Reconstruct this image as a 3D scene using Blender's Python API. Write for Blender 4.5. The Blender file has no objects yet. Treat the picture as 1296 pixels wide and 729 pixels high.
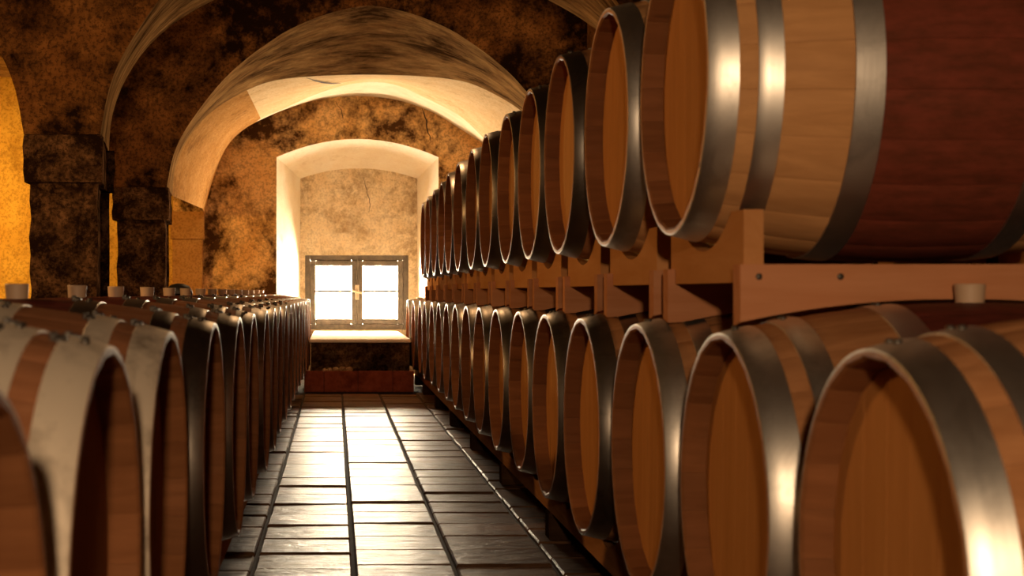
import bpy, bmesh, math, random
from mathutils import Vector, Matrix

random.seed(7)
S = bpy.context.scene
COL = S.collection
PI = math.pi
HC = 0.85            # camera height above the floor
F = 1850.0           # focal length in pixels of a 1296 wide frame
VX, VY = 424.0, 370.0

# ------------------------------------------------------------------ camera
cam = bpy.data.cameras.new('camera')
camo = bpy.data.objects.new('camera', cam)
COL.objects.link(camo)
camo.location = (0, 0, HC)
camo.rotation_euler = (PI / 2, 0, 0)
cam.sensor_fit = 'HORIZONTAL'
cam.sensor_width = 36.0
cam.lens = F / 1296.0 * 36.0
cam.shift_x = (648 - VX) / 1296.0
cam.shift_y = (VY - 364.5) / 1296.0
cam.clip_start = 0.02
cam.dof.use_dof = True
cam.dof.focus_distance = 7.5
cam.dof.aperture_fstop = 6.3
S.camera = camo

# ------------------------------------------------------------------ world, daylight, exposure
SKY = 320.0
world = bpy.data.worlds.new('world')
S.world = world
world.use_nodes = True
bg = world.node_tree.nodes['Background']
bg.inputs[0].default_value = (1.0, 0.80, 0.56, 1)
bg.inputs[1].default_value = SKY
S.view_settings.view_transform = 'Standard'
S.view_settings.look = 'None'
S.view_settings.gamma = 1.0
S.view_settings.use_curve_mapping = False
S.view_settings.exposure = 0.0
S.cycles.use_denoising = True
S.cycles.max_bounces = 8
S.cycles.diffuse_bounces = 5
S.cycles.sample_clamp_indirect = 6.0
S.cycles.caustics_reflective = False
S.cycles.caustics_refractive = False

ASSUMED_WORK_LAMP = (-0.04, -1.0, 1.34)  # position of the assumed lamp behind the viewpoint
ASSUMED_WORK_POWER = 54.0
AMBER_POWER = 190.0
SIDE_POWER = 90.0
MID_FILL_POWER = 40.0

# depths of the transverse arches and the end wall
DA, DB, DW = 7.05, 10.6, 14.4
TH = 0.95
DN = DW + 0.80       # back plane of the window niche
XC = 0.252           # axis of the aisle vault


def X(px, d): return (px - VX) * d / F
def Z(py, d): return HC + (VY - py) * d / F


# ------------------------------------------------------------------ helpers
def link(o, parent=None):
    COL.objects.link(o)
    if parent: o.parent = parent
    return o


def mesh_obj(name, verts, faces, mat, parent=None, uvs=None, smooth=None):
    me = bpy.data.meshes.new(name)
    me.from_pydata([tuple(v) for v in verts], [], faces)
    if uvs:
        uv = me.uv_layers.new(name='UVMap')
        for l in me.loops: uv.data[l.index].uv = uvs[l.vertex_index]
    bm = bmesh.new(); bm.from_mesh(me)
    bmesh.ops.recalc_face_normals(bm, faces=bm.faces)
    bm.to_mesh(me); bm.free()
    finish(me, mat, smooth)
    return link(bpy.data.objects.new(name, me), parent)


def finish(me, mat, smooth=None):
    if mat: me.materials.append(mat)
    if smooth is not None:
        for p in me.polygons: p.use_smooth = True
        me.set_sharp_from_angle(angle=math.radians(smooth))
    me.update()


def bm_mesh(name, bm, mat, smooth=None):
    bmesh.ops.recalc_face_normals(bm, faces=bm.faces)
    me = bpy.data.meshes.new(name)
    bm.to_mesh(me); bm.free()
    finish(me, mat, smooth)
    return me


def add_box(bm, x0, x1, y0, y1, z0, z1, bevel=0.0):
    r = bmesh.ops.create_cube(bm, size=1)
    vs = r['verts']
    for v in vs:
        v.co = Vector((x0 + (v.co.x + .5) * (x1 - x0), y0 + (v.co.y + .5) * (y1 - y0), z0 + (v.co.z + .5) * (z1 - z0)))
    if bevel > 0:
        es = list({e for v in vs for e in v.link_edges})
        bmesh.ops.bevel(bm, geom=es, offset=bevel, segments=1, affect='EDGES', profile=.5)
    return vs


def box_mesh(name, dims, mat, bevel=0.0):
    bm = bmesh.new(); add_box(bm, *dims, bevel=bevel)
    return bm_mesh(name, bm, mat)


def box_obj(name, dims, mat, parent=None, bevel=0.0):
    return link(bpy.data.objects.new(name, box_mesh(name, dims, mat, bevel)), parent)


def lathe(bm, prof, n=24, axis='Z', center=(0, 0, 0)):
    """prof: list of (radius, height); closed at the ends where the radius is 0"""
    rings = []
    c = Vector(center)
    for r, h in prof:
        ring = []
        for i in range(1 if r == 0 else n):
            a = 2 * PI * i / n
            p = Vector((r * math.cos(a), r * math.sin(a), h))
            if axis == 'X': p = Vector((p.z, p.x, p.y))
            if axis == 'Y': p = Vector((p.x, p.z, p.y))
            ring.append(bm.verts.new(c + p))
        rings.append(ring)
    for a, b in zip(rings, rings[1:]):
        for i in range(n):
            j = (i + 1) % n
            q = [a[i % len(a)], a[j % len(a)], b[j % len(b)], b[i % len(b)]]
            u = []
            for v in q:
                if v not in u: u.append(v)
            if len(u) > 2: bm.faces.new(u)


def tube(bm, pts, r, n=8):
    pts = [Vector(p) for p in pts]
    rings = []
    for i, p in enumerate(pts):
        t = (pts[min(i + 1, len(pts) - 1)] - pts[max(i - 1, 0)]).normalized()
        a = t.cross(Vector((0, 0, 1)))
        if a.length < .01: a = t.cross(Vector((1, 0, 0)))
        a.normalize(); b = t.cross(a)
        rings.append([bm.verts.new(p + a * r * math.cos(2 * PI * k / n) + b * r * math.sin(2 * PI * k / n)) for k in range(n)])
    for q, w in zip(rings, rings[1:]):
        for k in range(n): bm.faces.new([q[k], q[(k + 1) % n], w[(k + 1) % n], w[k]])
    bm.faces.new(rings[0]); bm.faces.new(rings[-1])


def empty(name, loc, rz=0.0):
    o = bpy.data.objects.new(name, None)
    o.location = loc; o.rotation_euler = (0, 0, rz)
    o.empty_display_size = .1
    return link(o)


def tag(o, label=None, cat=None, group=None, kind=None):
    if label: o['label'] = label
    if cat: o['category'] = cat
    if group: o['group'] = group
    if kind: o['kind'] = kind
    return o


# ------------------------------------------------------------------ materials
class NT:
    def __init__(self, name):
        self.m = bpy.data.materials.new(name)
        self.m.use_nodes = True
        self.t = self.m.node_tree
        self.b = self.t.nodes['Principled BSDF']
        self.out = self.t.nodes['Material Output']

    def n(self, kind, **kw):
        nd = self.t.nodes.new('ShaderNode' + kind)
        for k, v in kw.items(): setattr(nd, k, v)
        return nd

    def l(self, a, b): self.t.links.new(a, b)

    def coord(self, which='Object', scale=(1, 1, 1), loc=(0, 0, 0), rand=False):
        tc = self.n('TexCoord')
        mp = self.n('Mapping')
        mp.inputs['Scale'].default_value = scale
        mp.inputs['Location'].default_value = loc
        src = tc.outputs[which]
        if rand:
            oi = self.n('ObjectInfo')
            mu = self.n('VectorMath', operation='SCALE'); mu.inputs[0].default_value = (31, 17, 23)
            self.l(oi.outputs['Random'], mu.inputs['Scale'])
            ad = self.n('VectorMath', operation='ADD')
            self.l(src, ad.inputs[0]); self.l(mu.outputs[0], ad.inputs[1]); src = ad.outputs[0]
        self.l(src, mp.inputs['Vector'])
        return mp.outputs[0]

    def noise(self, vec, scale, detail=6, rough=.6, dist=0.0):
        nd = self.n('TexNoise')
        nd.inputs['Scale'].default_value = scale
        nd.inputs['Detail'].default_value = detail
        nd.inputs['Roughness'].default_value = rough
        nd.inputs['Distortion'].default_value = dist
        self.l(vec, nd.inputs['Vector'])
        return nd.outputs['Fac']

    def ramp(self, fac, stops):
        nd = self.n('ValToRGB')
        e = nd.color_ramp.elements
        while len(e) < len(stops): e.new(.5)
        for i, (p, c) in enumerate(stops):
            e[i].position = p
            e[i].color = (c, c, c, 1) if isinstance(c, (int, float)) else (*c, 1)
        self.l(fac, nd.inputs[0])
        return nd.outputs['Color']

    def mix(self, fac, a, b, mode='MIX'):
        nd = self.n('Mix', data_type='RGBA', blend_type=mode)
        for s, v in ((nd.inputs[0], fac), (nd.inputs[6], a), (nd.inputs[7], b)):
            if isinstance(v, (int, float)): s.default_value = v
            elif isinstance(v, tuple): s.default_value = (*v, 1)
            else: self.l(v, s)
        return nd.outputs[2]

    def math(self, op, a, b=None, c=None):
        nd = self.n('Math', operation=op)
        for i, v in enumerate((a, b, c)):
            if v is None: continue
            if isinstance(v, (int, float)): nd.inputs[i].default_value = v
            else: self.l(v, nd.inputs[i])
        return nd.outputs[0]

    def bump(self, h, strength=.3, dist=.01, prev=None):
        nd = self.n('Bump')
        nd.inputs['Strength'].default_value = strength
        nd.inputs['Distance'].default_value = dist
        self.l(h, nd.inputs['Height'])
        if prev: self.l(prev, nd.inputs['Normal'])
        return nd.outputs[0]

    def set(self, color=None, rough=None, metal=None, normal=None, spec=None):
        for key, v in (('Base Color', color), ('Roughness', rough), ('Metallic', metal), ('Normal', normal), ('Specular IOR Level', spec)):
            if v is None: continue
            s = self.b.inputs[key]
            if isinstance(v, (int, float)): s.default_value = v
            elif isinstance(v, tuple): s.default_value = (*v, 1)
            else: self.l(v, s)
        return self.m


def plaster(name, light, mid, dark, lo=.42, hi=.6, scale=1.3, seed=0.0, bump=.35, uvstreak=False, speck=.5):
    t = NT(name)
    if uvstreak:
        v = t.coord('UV', scale=(1.2, 3.4, 1), loc=(seed, seed * .7, 0))
        v2 = t.coord('UV', scale=(2.4, 15.0, 1), loc=(seed, 0, 0))
    else:
        v = t.coord('Object', loc=(seed, seed * .7, seed * .3))
        v2 = v
    big = t.noise(v, scale, 7, .66, .5)
    fine = t.noise(v2, scale * (7 if not uvstreak else 1.5), 8, .72)
    comb = t.math('ADD', t.math('MULTIPLY', big, .64), t.math('MULTIPLY', fine, .36))
    mask = t.ramp(comb, [(lo, 0.0), (hi, 1.0)])
    tone = t.mix(t.ramp(t.noise(v, scale * 2.7, 5, .6), [(.35, 0.0), (.65, 1.0)]), mid, light)
    col = t.mix(mask, dark, tone)
    grit = t.noise(v, 46, 3, .7)
    col = t.mix(t.ramp(grit, [(.40, speck), (.52, 0.0)]), col, dark)
    h = t.math('ADD', t.math('MULTIPLY', fine, 1.0), t.math('MULTIPLY', t.noise(v, 18, 6, .7), .6))
    return t.set(color=col, rough=.86, normal=t.bump(h, bump, .03), spec=0.0)


def wood(name, light, dark, axis='X', stain=None, rough=.5, var=.35, knots=True, gscale=1.0, spec=0.0):
    """axis: the direction of the grain in object space"""
    t = NT(name)
    sc = {'X': (1.2, 14, 14), 'Y': (14, 1.2, 14), 'Z': (14, 14, 1.2)}[axis]
    v = t.coord('Object', scale=tuple(s * gscale for s in sc), rand=True)
    vb = t.coord('Object', rand=True)
    g = t.noise(v, 2.2, 7, .65, .6)
    col = t.mix(t.ramp(g, [(.3, 0.0), (.7, 1.0)]), dark, light)
    blot = t.noise(vb, 6.0, 4, .6)
    col = t.mix(t.ramp(blot, [(.5, 0.0), (.78, .6)]), col, dark)
    oi = t.n('ObjectInfo')
    hsv = t.n('HueSaturation')
    t.l(col, hsv.inputs['Color'])
    t.l(t.math('MULTIPLY_ADD', oi.outputs['Random'], var, 1 - var * .5), hsv.inputs['Value'])
    hsv.inputs['Saturation'].default_value = 1.0
    col = hsv.outputs[0]
    if knots:
        k = t.noise(t.coord('Object', scale=tuple(s * .35 for s in sc), rand=True), 4.0, 2, .5)
        col = t.mix(t.ramp(k, [(.70, 0.0), (.76, .7)]), col, (.05, .022, .010))
    rg = rough
    if stain:
        tc = t.n('TexCoord'); sx = t.n('SeparateXYZ'); t.l(tc.outputs['Object'], sx.inputs[0])
        nz = t.noise(vb, 9, 4, .6)
        ax = t.math('ADD', t.math('ABSOLUTE', sx.outputs['X']), t.math('MULTIPLY', t.math('SUBTRACT', nz, .5), .012))
        m = t.math('LESS_THAN', ax, .152)
        wn = t.noise(t.coord('Object', scale=(3, 9, 9), rand=True), 5, 6, .7)
        wine = t.mix(t.ramp(wn, [(.35, 0.0), (.8, 1.0)]), stain, tuple(min(1, c * 2.6) for c in stain))
        col = t.mix(t.math('MULTIPLY', m, .93), col, wine)
    h = t.math('ADD', g, t.math('MULTIPLY', t.noise(vb, 60, 3, .6), .3))
    return t.set(color=col, rough=rg, normal=t.bump(h, .18, .004), spec=spec)


def metal(name, color, rough=.36, dirt=(.10, .07, .045), amount=.5):
    t = NT(name)
    v = t.coord('Object', rand=True)
    n1 = t.noise(v, 9, 6, .65, .4)
    n2 = t.noise(t.coord('Object', scale=(26, 3, 3), rand=True), 6, 5, .6)
    col = t.mix(t.ramp(n1, [(.50, 0.0), (.74, amount)]), color, dirt)
    r = t.math('ADD', t.math('MULTIPLY', n1, .22), rough - .08)
    r = t.math('ADD', r, t.math('MULTIPLY', n2, .06))
    return t.set(color=col, rough=r, metal=1.0, normal=t.bump(n2, .06, .002))


M = {}
M['oak'] = wood('oak_stave', (.43, .195, .078), (.29, .118, .043), 'X', stain=(.062, .010, .007), rough=.5, var=.11, spec=.05)
M['chime'] = wood('shaded_chime', (.25, .098, .036), (.17, .062, .022), 'X', rough=.55, var=.3, spec=.03)  # oak darkened inside the rim, the recess shade put into the colour
M['oak_pale'] = wood('pale_oak_stave', (.68, .34, .13), (.50, .235, .085), 'X', stain=(.088, .014, .009), rough=.5, var=.09, spec=.05)
M['oak_shaded'] = wood('shaded_oak_stave', (.31, .13, .058), (.20, .075, .030), 'X', stain=(.060, .011, .008), rough=.5, var=.12, spec=.04)  # staves and heads darkened: dim light on the single-tier row put into the colour
M['head_shaded'] = wood('shaded_oak_head', (.25, .10, .036), (.19, .07, .024), 'Z', rough=.55, var=.10, spec=.03)
M['head'] = wood('oak_head', (.56, .235, .066), (.47, .185, .048), 'Z', rough=.55, var=.07, spec=.04)
M['pine'] = wood('pine_beam', (.56, .25, .12), (.44, .17, .07), 'X', rough=.55, knots=False, gscale=.6, var=.2)
M['saddle'] = wood('pine_saddle', (.58, .27, .10), (.48, .20, .065), 'Y', rough=.55, knots=False, gscale=.5, var=.15)
M['rail'] = wood('rack_rail', (.40, .18, .07), (.25, .10, .035), 'Y', rough=.6, gscale=.6)
M['foot'] = wood('rack_foot', (.07, .034, .016), (.03, .014, .007), 'X', rough=.7, knots=False)
M['steel'] = metal('galvanised_hoop', (.62, .56, .48), .37)
M['far_steel'] = metal('dark_hoop', (.30, .255, .21), .32, dirt=(.07, .05, .035), amount=.7)  # darker steel for hoops past the nearest barrels of each row
M['worn_steel'] = metal('scuffed_hoop', (.74, .61, .45), .46, dirt=(.20, .14, .09), amount=.85)
M['worn_steel'].node_tree.nodes['Principled BSDF'].inputs['Metallic'].default_value = .4
M['dark_steel'] = metal('tarnished_clip', (.10, .085, .07), .5)
t = NT('silicone_bung'); M['bung'] = t.set(color=t.mix(t.noise(t.coord(rand=True), 12), (.62, .42, .26), (.50, .32, .19)), rough=.55)
t = NT('black_rubber'); M['rubber'] = t.set(color=t.mix(t.noise(t.coord(), 20), (.012, .009, .008), (.03, .022, .018)), rough=.5)

M['plaster_end'] = plaster('end_wall_plaster', (.82, .53, .24), (.68, .38, .13), (.060, .026, .010), .425, .535, 1.25, 3.6, speck=.4)
M['plaster_niche'] = plaster('niche_plaster', (.78, .66, .48), (.70, .54, .34), (.20, .12, .055), .38, .53, 2.6, 1.2, speck=.35)
M['plaster_jamb'] = plaster('whitewash', (.86, .79, .66), (.80, .70, .55), (.50, .36, .20), .28, .44, 1.8, 5.2, speck=.12)
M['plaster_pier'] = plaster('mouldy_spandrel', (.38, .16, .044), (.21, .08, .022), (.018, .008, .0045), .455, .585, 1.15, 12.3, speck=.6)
M['plaster_soffit'] = plaster('streaked_soffit', (.56, .33, .13), (.36, .19, .068), (.055, .026, .011), .40, .60, 1.4, 2.2, uvstreak=True, speck=.15)
M['plaster_vault'] = plaster('dark_vault', (.16, .08, .035), (.09, .045, .02), (.018, .010, .006), .42, .64, 1.2, 6.0)  # darker plaster on the aisle vaults and the roof slab
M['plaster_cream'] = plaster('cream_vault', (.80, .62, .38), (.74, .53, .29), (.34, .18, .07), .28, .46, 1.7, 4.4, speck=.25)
M['plaster_rib_lit'] = plaster('lit_rib', (.84, .76, .60), (.78, .66, .48), (.5, .34, .18), .26, .42, 1.7, 9.4, speck=.1)  # paler copy of the cream, window light put into the colour
M['plaster_tan_shade'] = plaster('ochre_shade_plaster', (.50, .27, .095), (.42, .21, .065), (.14, .06, .02), .30, .46, 1.9, 7.7, speck=.4)  # on the vault haunch this tan puts warm shade into the colour
M['plaster_amber_lit'] = plaster('amber_lit_plaster', (.66, .42, .10), (.56, .33, .07), (.20, .10, .02), .34, .5, 1.2, 11.0)  # amber lamplight of the side aisle put into the plaster colour
M['stone_pillar'] = plaster('dark_stone', (.40, .20, .085), (.19, .09, .038), (.028, .013, .007), .44, .60, 5.5, 1.9, bump=.7, speck=.7)
M['rough_stone'] = plaster('rough_masonry', (.28, .16, .075), (.12, .065, .03), (.02, .011, .006), .42, .62, 3.5, 2.9, bump=.9, speck=.6)
M['earth'] = plaster('dark_earth', (.055, .03, .016), (.035, .018, .010), (.012, .007, .004), .4, .6, 6, .3, bump=.8)
M['earth'].node_tree.nodes['Principled BSDF'].inputs['Specular IOR Level'].default_value = .05
M['rubble'] = plaster('pale_rubble', (.55, .38, .2), (.42, .26, .12), (.15, .08, .04), .3, .5, 6, 0.4)
M['sill'] = plaster('sill_stone', (.90, .84, .72), (.84, .76, .62), (.5, .4, .28), .25, .4, 3, 0.9, speck=.1)
M['terracotta'] = plaster('terracotta', (.33, .085, .04), (.25, .06, .028), (.10, .026, .014), .3, .5, 5, 3.9, bump=.2, speck=.2)
t = NT('crack'); M['crack'] = t.set(color=t.mix(t.noise(t.coord(), 30), (.03, .016, .009), (.05, .025, .012)), rough=.95)
t = NT('mortar'); M['mortar'] = t.set(color=t.mix(t.noise(t.coord(), 14), (.018, .011, .007), (.045, .027, .017)), rough=.9)


def mat_tile():
    t = NT('stone_tile')
    vb = t.coord('Object', rand=True)
    v = t.coord('Object', scale=(4, 11, 4), rand=True)
    n = t.noise(v, 2.0, 7, .62, .8)
    n2 = t.noise(vb, 11, 6, .65)
    oi = t.n('ObjectInfo')
    col = t.mix(t.ramp(n, [(.3, 0.0), (.75, 1.0)]), (.080, .036, .017), (.20, .10, .048))
    hsv = t.n('HueSaturation'); t.l(col, hsv.inputs['Color'])
    t.l(t.math('MULTIPLY_ADD', oi.outputs['Random'], .5, .75), hsv.inputs['Value'])
    b1 = t.bump(n, .6, .012)
    b2 = t.bump(n2, .6, .010, b1)
    r = t.math('MULTIPLY_ADD', n2, .24, .27)
    t.b.inputs['Specular Tint'].default_value = (1, .74, .50, 1)
    return t.set(color=hsv.outputs[0], rough=r, normal=b2, spec=.045)


M['tile'] = mat_tile()


def mat_paint():
    t = NT('weathered_window_paint')
    n = t.noise(t.coord('Object', scale=(3, 3, 3)), 6, 6, .7)
    c = t.mix(t.ramp(n, [(.4, 0.0), (.7, 1.0)]), (.045, .030, .018), (.10, .072, .046))
    return t.set(color=c, rough=.6, normal=t.bump(n, .2, .003))


M['frame'] = mat_paint()
t = NT('latch_metal'); M['latch'] = t.set(color=t.mix(t.noise(t.coord(), 30), (.75, .66, .5), (.6, .5, .36)), rough=.4, metal=.6)


def mat_glass():
    t = NT('window_glass')
    tr = t.n('BsdfTransparent'); tr.inputs[0].default_value = (.97, .975, .965, 1)
    gl = t.n('BsdfGlossy'); gl.inputs['Roughness'].default_value = .03
    mx = t.n('MixShader'); mx.inputs[0].default_value = .05
    t.l(tr.outputs[0], mx.inputs[1]); t.l(gl.outputs[0], mx.inputs[2]); t.l(mx.outputs[0], t.out.inputs[0])
    return t.m


M['glass'] = mat_glass()
t = NT('lamp_enamel'); M['enamel'] = t.set(color=t.mix(t.noise(t.coord(), 9), (.05, .05, .05), (.09, .085, .08)), rough=.4)


def mat_bulb(name, col, s):
    t = NT(name)
    t.b.inputs['Base Color'].default_value = (*col, 1)
    t.b.inputs['Emission Color'].default_value = (*col, 1)
    t.b.inputs['Emission Strength'].default_value = s
    return t.m


M['bulb'] = mat_bulb('lit_bulb', (1, .68, .36), 20)
M['bulb_amber'] = mat_bulb('amber_bulb', (1, .55, .12), 20)


# ------------------------------------------------------------------ daylight portal in the window opening
wx0, wx1 = X(386, DN), X(517, DN)
wz0, wz1 = Z(417, DN), Z(323, DN)
pl = bpy.data.lights.new('window_portal', 'AREA')
pl.shape = 'RECTANGLE'; pl.size = wx1 - wx0; pl.size_y = wz1 - wz0
pl.cycles.is_portal = True
po = link(bpy.data.objects.new('window_portal', pl))
po.location = ((wx0 + wx1) / 2, DN + .22, (wz0 + wz1) / 2)
po.rotation_euler = (-PI / 2, 0, 0)

# ------------------------------------------------------------------ structure: floor
FLX0, FLX1 = -4.7, 1.85
floor = box_obj('floor', (FLX0, FLX1, -4.0, DN + .3, -.2, -.016), M['mortar']); tag(floor, kind='structure')
TW, TD = .3125, .275
TX0 = -.254


def tile_mesh(i, w, d):
    rnd = random.Random(i)
    bm = bmesh.new()
    hw, hd, c = w / 2, d / 2, .006
    top = []
    zz = [rnd.uniform(-.0018, .0018) for _ in range(4)]
    lo = [bm.verts.new((sx * hw, sy * hd, -.03)) for sx, sy in ((-1, -1), (1, -1), (1, 1), (-1, 1))]
    md = [bm.verts.new((sx * (hw - rnd.uniform(0, .002)), sy * (hd - rnd.uniform(0, .002)), -.006 + z)) for (sx, sy), z in zip(((-1, -1), (1, -1), (1, 1), (-1, 1)), zz)]
    up = [bm.verts.new((sx * (hw - c), sy * (hd - c * .7), z)) for (sx, sy), z in zip(((-1, -1), (1, -1), (1, 1), (-1, 1)), zz)]
    for a, b in ((lo, md), (md, up)):
        for k in range(4): bm.faces.new([a[k], a[(k + 1) % 4], b[(k + 1) % 4], b[k]])
    bm.faces.new(up); bm.faces.new(lo[::-1])
    return bm_mesh('tile', bm, M['tile'])


tiles = [tile_mesh(i, TW - .012, TD - .019) for i in range(6)]
rt = random.Random(3)
coloff = {}
STEP_D = 12.4
for c in range(-1, 4):
    off = coloff.setdefault(c, rt.uniform(0, TD))
    y = 3.45 + off
    while y + TD / 2 < STEP_D:
        o = bpy.data.objects.new('tile', rt.choice(tiles))
        o.location = (TX0 + (c + .5) * TW, y, rt.uniform(-.003, .003))
        o.rotation_euler = (rt.uniform(-.004, .004), rt.uniform(-.004, .004), rt.choice((0, PI)) + rt.uniform(-.006, .006))
        link(o, floor)
        y += TD
# the paving that lies under the racks or behind the camera, too hidden to pick apart
bm = bmesh.new()
for c in range(-14, 7):
    y = -3.8 + rt.uniform(0, TD)
    while y < DW - .2:
        seen = -1 <= c <= 3 and y + TD / 2 > 3.45 + coloff[c] - TD / 2 + .01 and y - TD / 2 < STEP_D + .1
        cx = TX0 + (c + .5) * TW
        if not seen and not (-1 <= c <= 3 and y > STEP_D - TD) and FLX0 + .2 < cx < FLX1 - .2:
            add_box(bm, cx - TW / 2 + .006, cx + TW / 2 - .006, y - TD / 2 + .003, y + TD / 2 - .003, -.03, rt.uniform(-.003, 0))
        y += TD
pav = link(bpy.data.objects.new('paving', bm_mesh('paving', bm, M['tile'])), floor); tag(pav, kind='stuff')

# ------------------------------------------------------------------ structure: walls
ZTOP = HC + 2.75
SPR = HC + .762      # springing height of all arches


def wall_box(name, dims, mat):
    return tag(box_obj(name, dims, mat), kind='structure')


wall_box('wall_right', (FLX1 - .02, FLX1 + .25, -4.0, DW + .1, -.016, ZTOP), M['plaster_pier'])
wall_box('wall_left', (FLX0 - .25, FLX0 + .02, -4.0, DW + .1, -.016, ZTOP), M['plaster_amber_lit'])
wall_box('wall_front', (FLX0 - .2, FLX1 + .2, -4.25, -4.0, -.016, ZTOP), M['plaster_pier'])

# end wall with the splayed window niche
f0, f1 = X(350, DW), X(555, DW)
b0, b1 = X(380, DN), X(528, DN)


def seg_arch(x0, x1, zs, za, n=14):
    """points of a flat segmental arch from (x0, zs) over (mid, za) to (x1, zs)"""
    return [(x0 + (x1 - x0) * i / n, zs + (za - zs) * (1 - (2 * i / n - 1) ** 2)) for i in range(n + 1)]


fa = seg_arch(f0, f1, Z(199, DW), Z(176, DW))
ba = seg_arch(b0, b1, Z(226, DN), Z(213, DN))
verts, faces = [], []


def quad(*p):
    i = len(verts)
    verts.extend(p); faces.append(tuple(range(i, i + len(p))))


XS = X(219, DW)
quad((XS, DW, 0), (f0, DW, 0), (f0, DW, fa[0][1]), (f0, DW, ZTOP), (XS, DW, ZTOP))
quad((f1, DW, 0), (FLX1, DW, 0), (FLX1, DW, ZTOP), (f1, DW, ZTOP), (f1, DW, fa[-1][1]))
for (xa, za), (xb, zb) in zip(fa, fa[1:]): quad((xa, DW, za), (xb, DW, zb), (xb, DW, ZTOP), (xa, DW, ZTOP))
wall_end = tag(mesh_obj('wall_end', verts, faces, M['plaster_end']), kind='structure')
tag(mesh_obj('wall_end', [(FLX0, DW, 0), (XS, DW, 0), (XS, DW, ZTOP), (FLX0, DW, ZTOP)], [(0, 1, 2, 3)], M['plaster_amber_lit']), kind='structure')
verts, faces = [], []
quad((f0, DW, 0), (b0, DN, 0), (b0, DN, ba[0][1]), (f0, DW, fa[0][1]))
quad((f1, DW, 0), (b1, DN, 0), (b1, DN, ba[-1][1]), (f1, DW, fa[-1][1]))
for (a, b, c, d) in zip(fa, fa[1:], ba, ba[1:]):
    quad((a[0], DW, a[1]), (b[0], DW, b[1]), (d[0], DN, d[1]), (c[0], DN, c[1]))
jamb = mesh_obj('niche_jamb', verts, faces, M['plaster_jamb'], wall_end)
# back of the niche round the window opening, with its reveal
verts, faces = [], []
ap = [(x, z) for x, z in ba]
for (xa, za), (xb, zb) in zip(ap, ap[1:]):
    quad((xa, DN, wz1), (xb, DN, wz1), (xb, DN, zb), (xa, DN, za))
quad((b0, DN, wz0), (wx0, DN, wz0), (wx0, DN, wz1), (b0, DN, wz1))
quad((wx1, DN, wz0), (b1, DN, wz0), (b1, DN, wz1), (wx1, DN, wz1))
for p, q in (((wx0, wz0), (wx0, wz1)), ((wx0, wz1), (wx1, wz1)), ((wx1, wz1), (wx1, wz0)), ((wx1, wz0), (wx0, wz0))):
    quad((p[0], DN, p[1]), (q[0], DN, q[1]), (q[0], DN + .2, q[1]), (p[0], DN + .2, p[1]))
mesh_obj('niche_back', verts, faces, M['plaster_niche'], wall_end)
# masonry bench below the window: uneven front, whitewashed ledge on top
BD = 12.56
g0, g1 = -.208, .640
zl_ = HC - .402
verts, faces = [], []
rn = random.Random(5)
NX, NZ = 26, 12
for j in range(NZ + 1):
    for i in range(NX + 1):
        e = 0 if i in (0, NX) or j in (0, NZ) else rn.uniform(-.014, .014)
        verts.append((g0 + (g1 - g0) * i / NX, BD + e, (zl_ - .03) * j / NZ))
for j in range(NZ):
    for i in range(NX):
        a = j * (NX + 1) + i
        faces.append((a, a + 1, a + NX + 2, a + NX + 1))
for x in (g0, g1): quad((x, BD, 0), (x, DN, 0), (x, DN, zl_ - .03), (x, BD, zl_ - .03))
mesh_obj('apron_masonry', verts, faces, M['rough_stone'], wall_end)
box_obj('window_ledge', (g0 - .012, g1 + .012, BD - .02, DN - .005, zl_ - .03, zl_), M['sill'], wall_end, .006)
verts, faces = [], []
quad((b0, DN, 0), (b1, DN, 0), (b1, DN, wz0), (b0, DN, wz0))
mesh_obj('niche_back', verts, faces, M['plaster_niche'], wall_end)
# outer skin so that daylight enters through the window only
box_obj('outer_skin', (FLX0 - .2, wx0, DN + .2, DN + .35, -.1, ZTOP), M['plaster_end'], wall_end)
box_obj('outer_skin', (wx1, FLX1 + .2, DN + .2, DN + .35, -.1, ZTOP), M['plaster_end'], wall_end)
box_obj('outer_skin', (wx0, wx1, DN + .2, DN + .35, wz1, ZTOP), M['plaster_end'], wall_end)
box_obj('outer_skin', (wx0, wx1, DN + .2, DN + .35, -.1, wz0), M['plaster_end'], wall_end)


def crack(pts, parent, w=.006):
    v, fc = [], []
    for i, p in enumerate(pts):
        ww = w * (.35 + .65 * math.sin(PI * (i + .4) / (len(pts) - .2)))
        v += [(p[0] - ww, p[1], p[2]), (p[0] + ww, p[1], p[2])]
    for i in range(len(pts) - 1): fc.append((2 * i, 2 * i + 1, 2 * i + 3, 2 * i + 2))
    return mesh_obj('crack', v, fc, M['crack'], parent)


def crack_px(pts, d, parent, w=.006):
    out = []
    rr = random.Random(int(pts[0][0]))
    for (a, b) in zip(pts, pts[1:]):
        for k in range(4):
            s = k / 4
            out.append((X(a[0] + (b[0] - a[0]) * s, d) + rr.uniform(-.008, .008), d - .003, Z(a[1] + (b[1] - a[1]) * s, d)))
    out.append((X(pts[-1][0], d), d - .003, Z(pts[-1][1], d)))
    crack(out, parent, w)


crack_px([(534, 137), (540, 152), (541, 165), (546, 180)], DW, wall_end, .007)
crack_px([(425, 128), (432, 140), (434, 152)], DW, wall_end, .004)
crack_px([(459, 224), (464, 240), (468, 256), (467, 268)], DN, wall_end, .004)

# ------------------------------------------------------------------ window
win = empty('window_1', ((wx0 + wx1) / 2, DN + .03, wz0)); tag(win, kind='structure')
W_, H_ = wx1 - wx0, wz1 - wz0


def wbox(name, parent, x0, x1, y0, y1, z0, z1, mat=None, bevel=.004):
    o = box_obj(name, (x0, x1, y0, y1, z0, z1), mat or M['frame'], parent, bevel)
    return o


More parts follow.
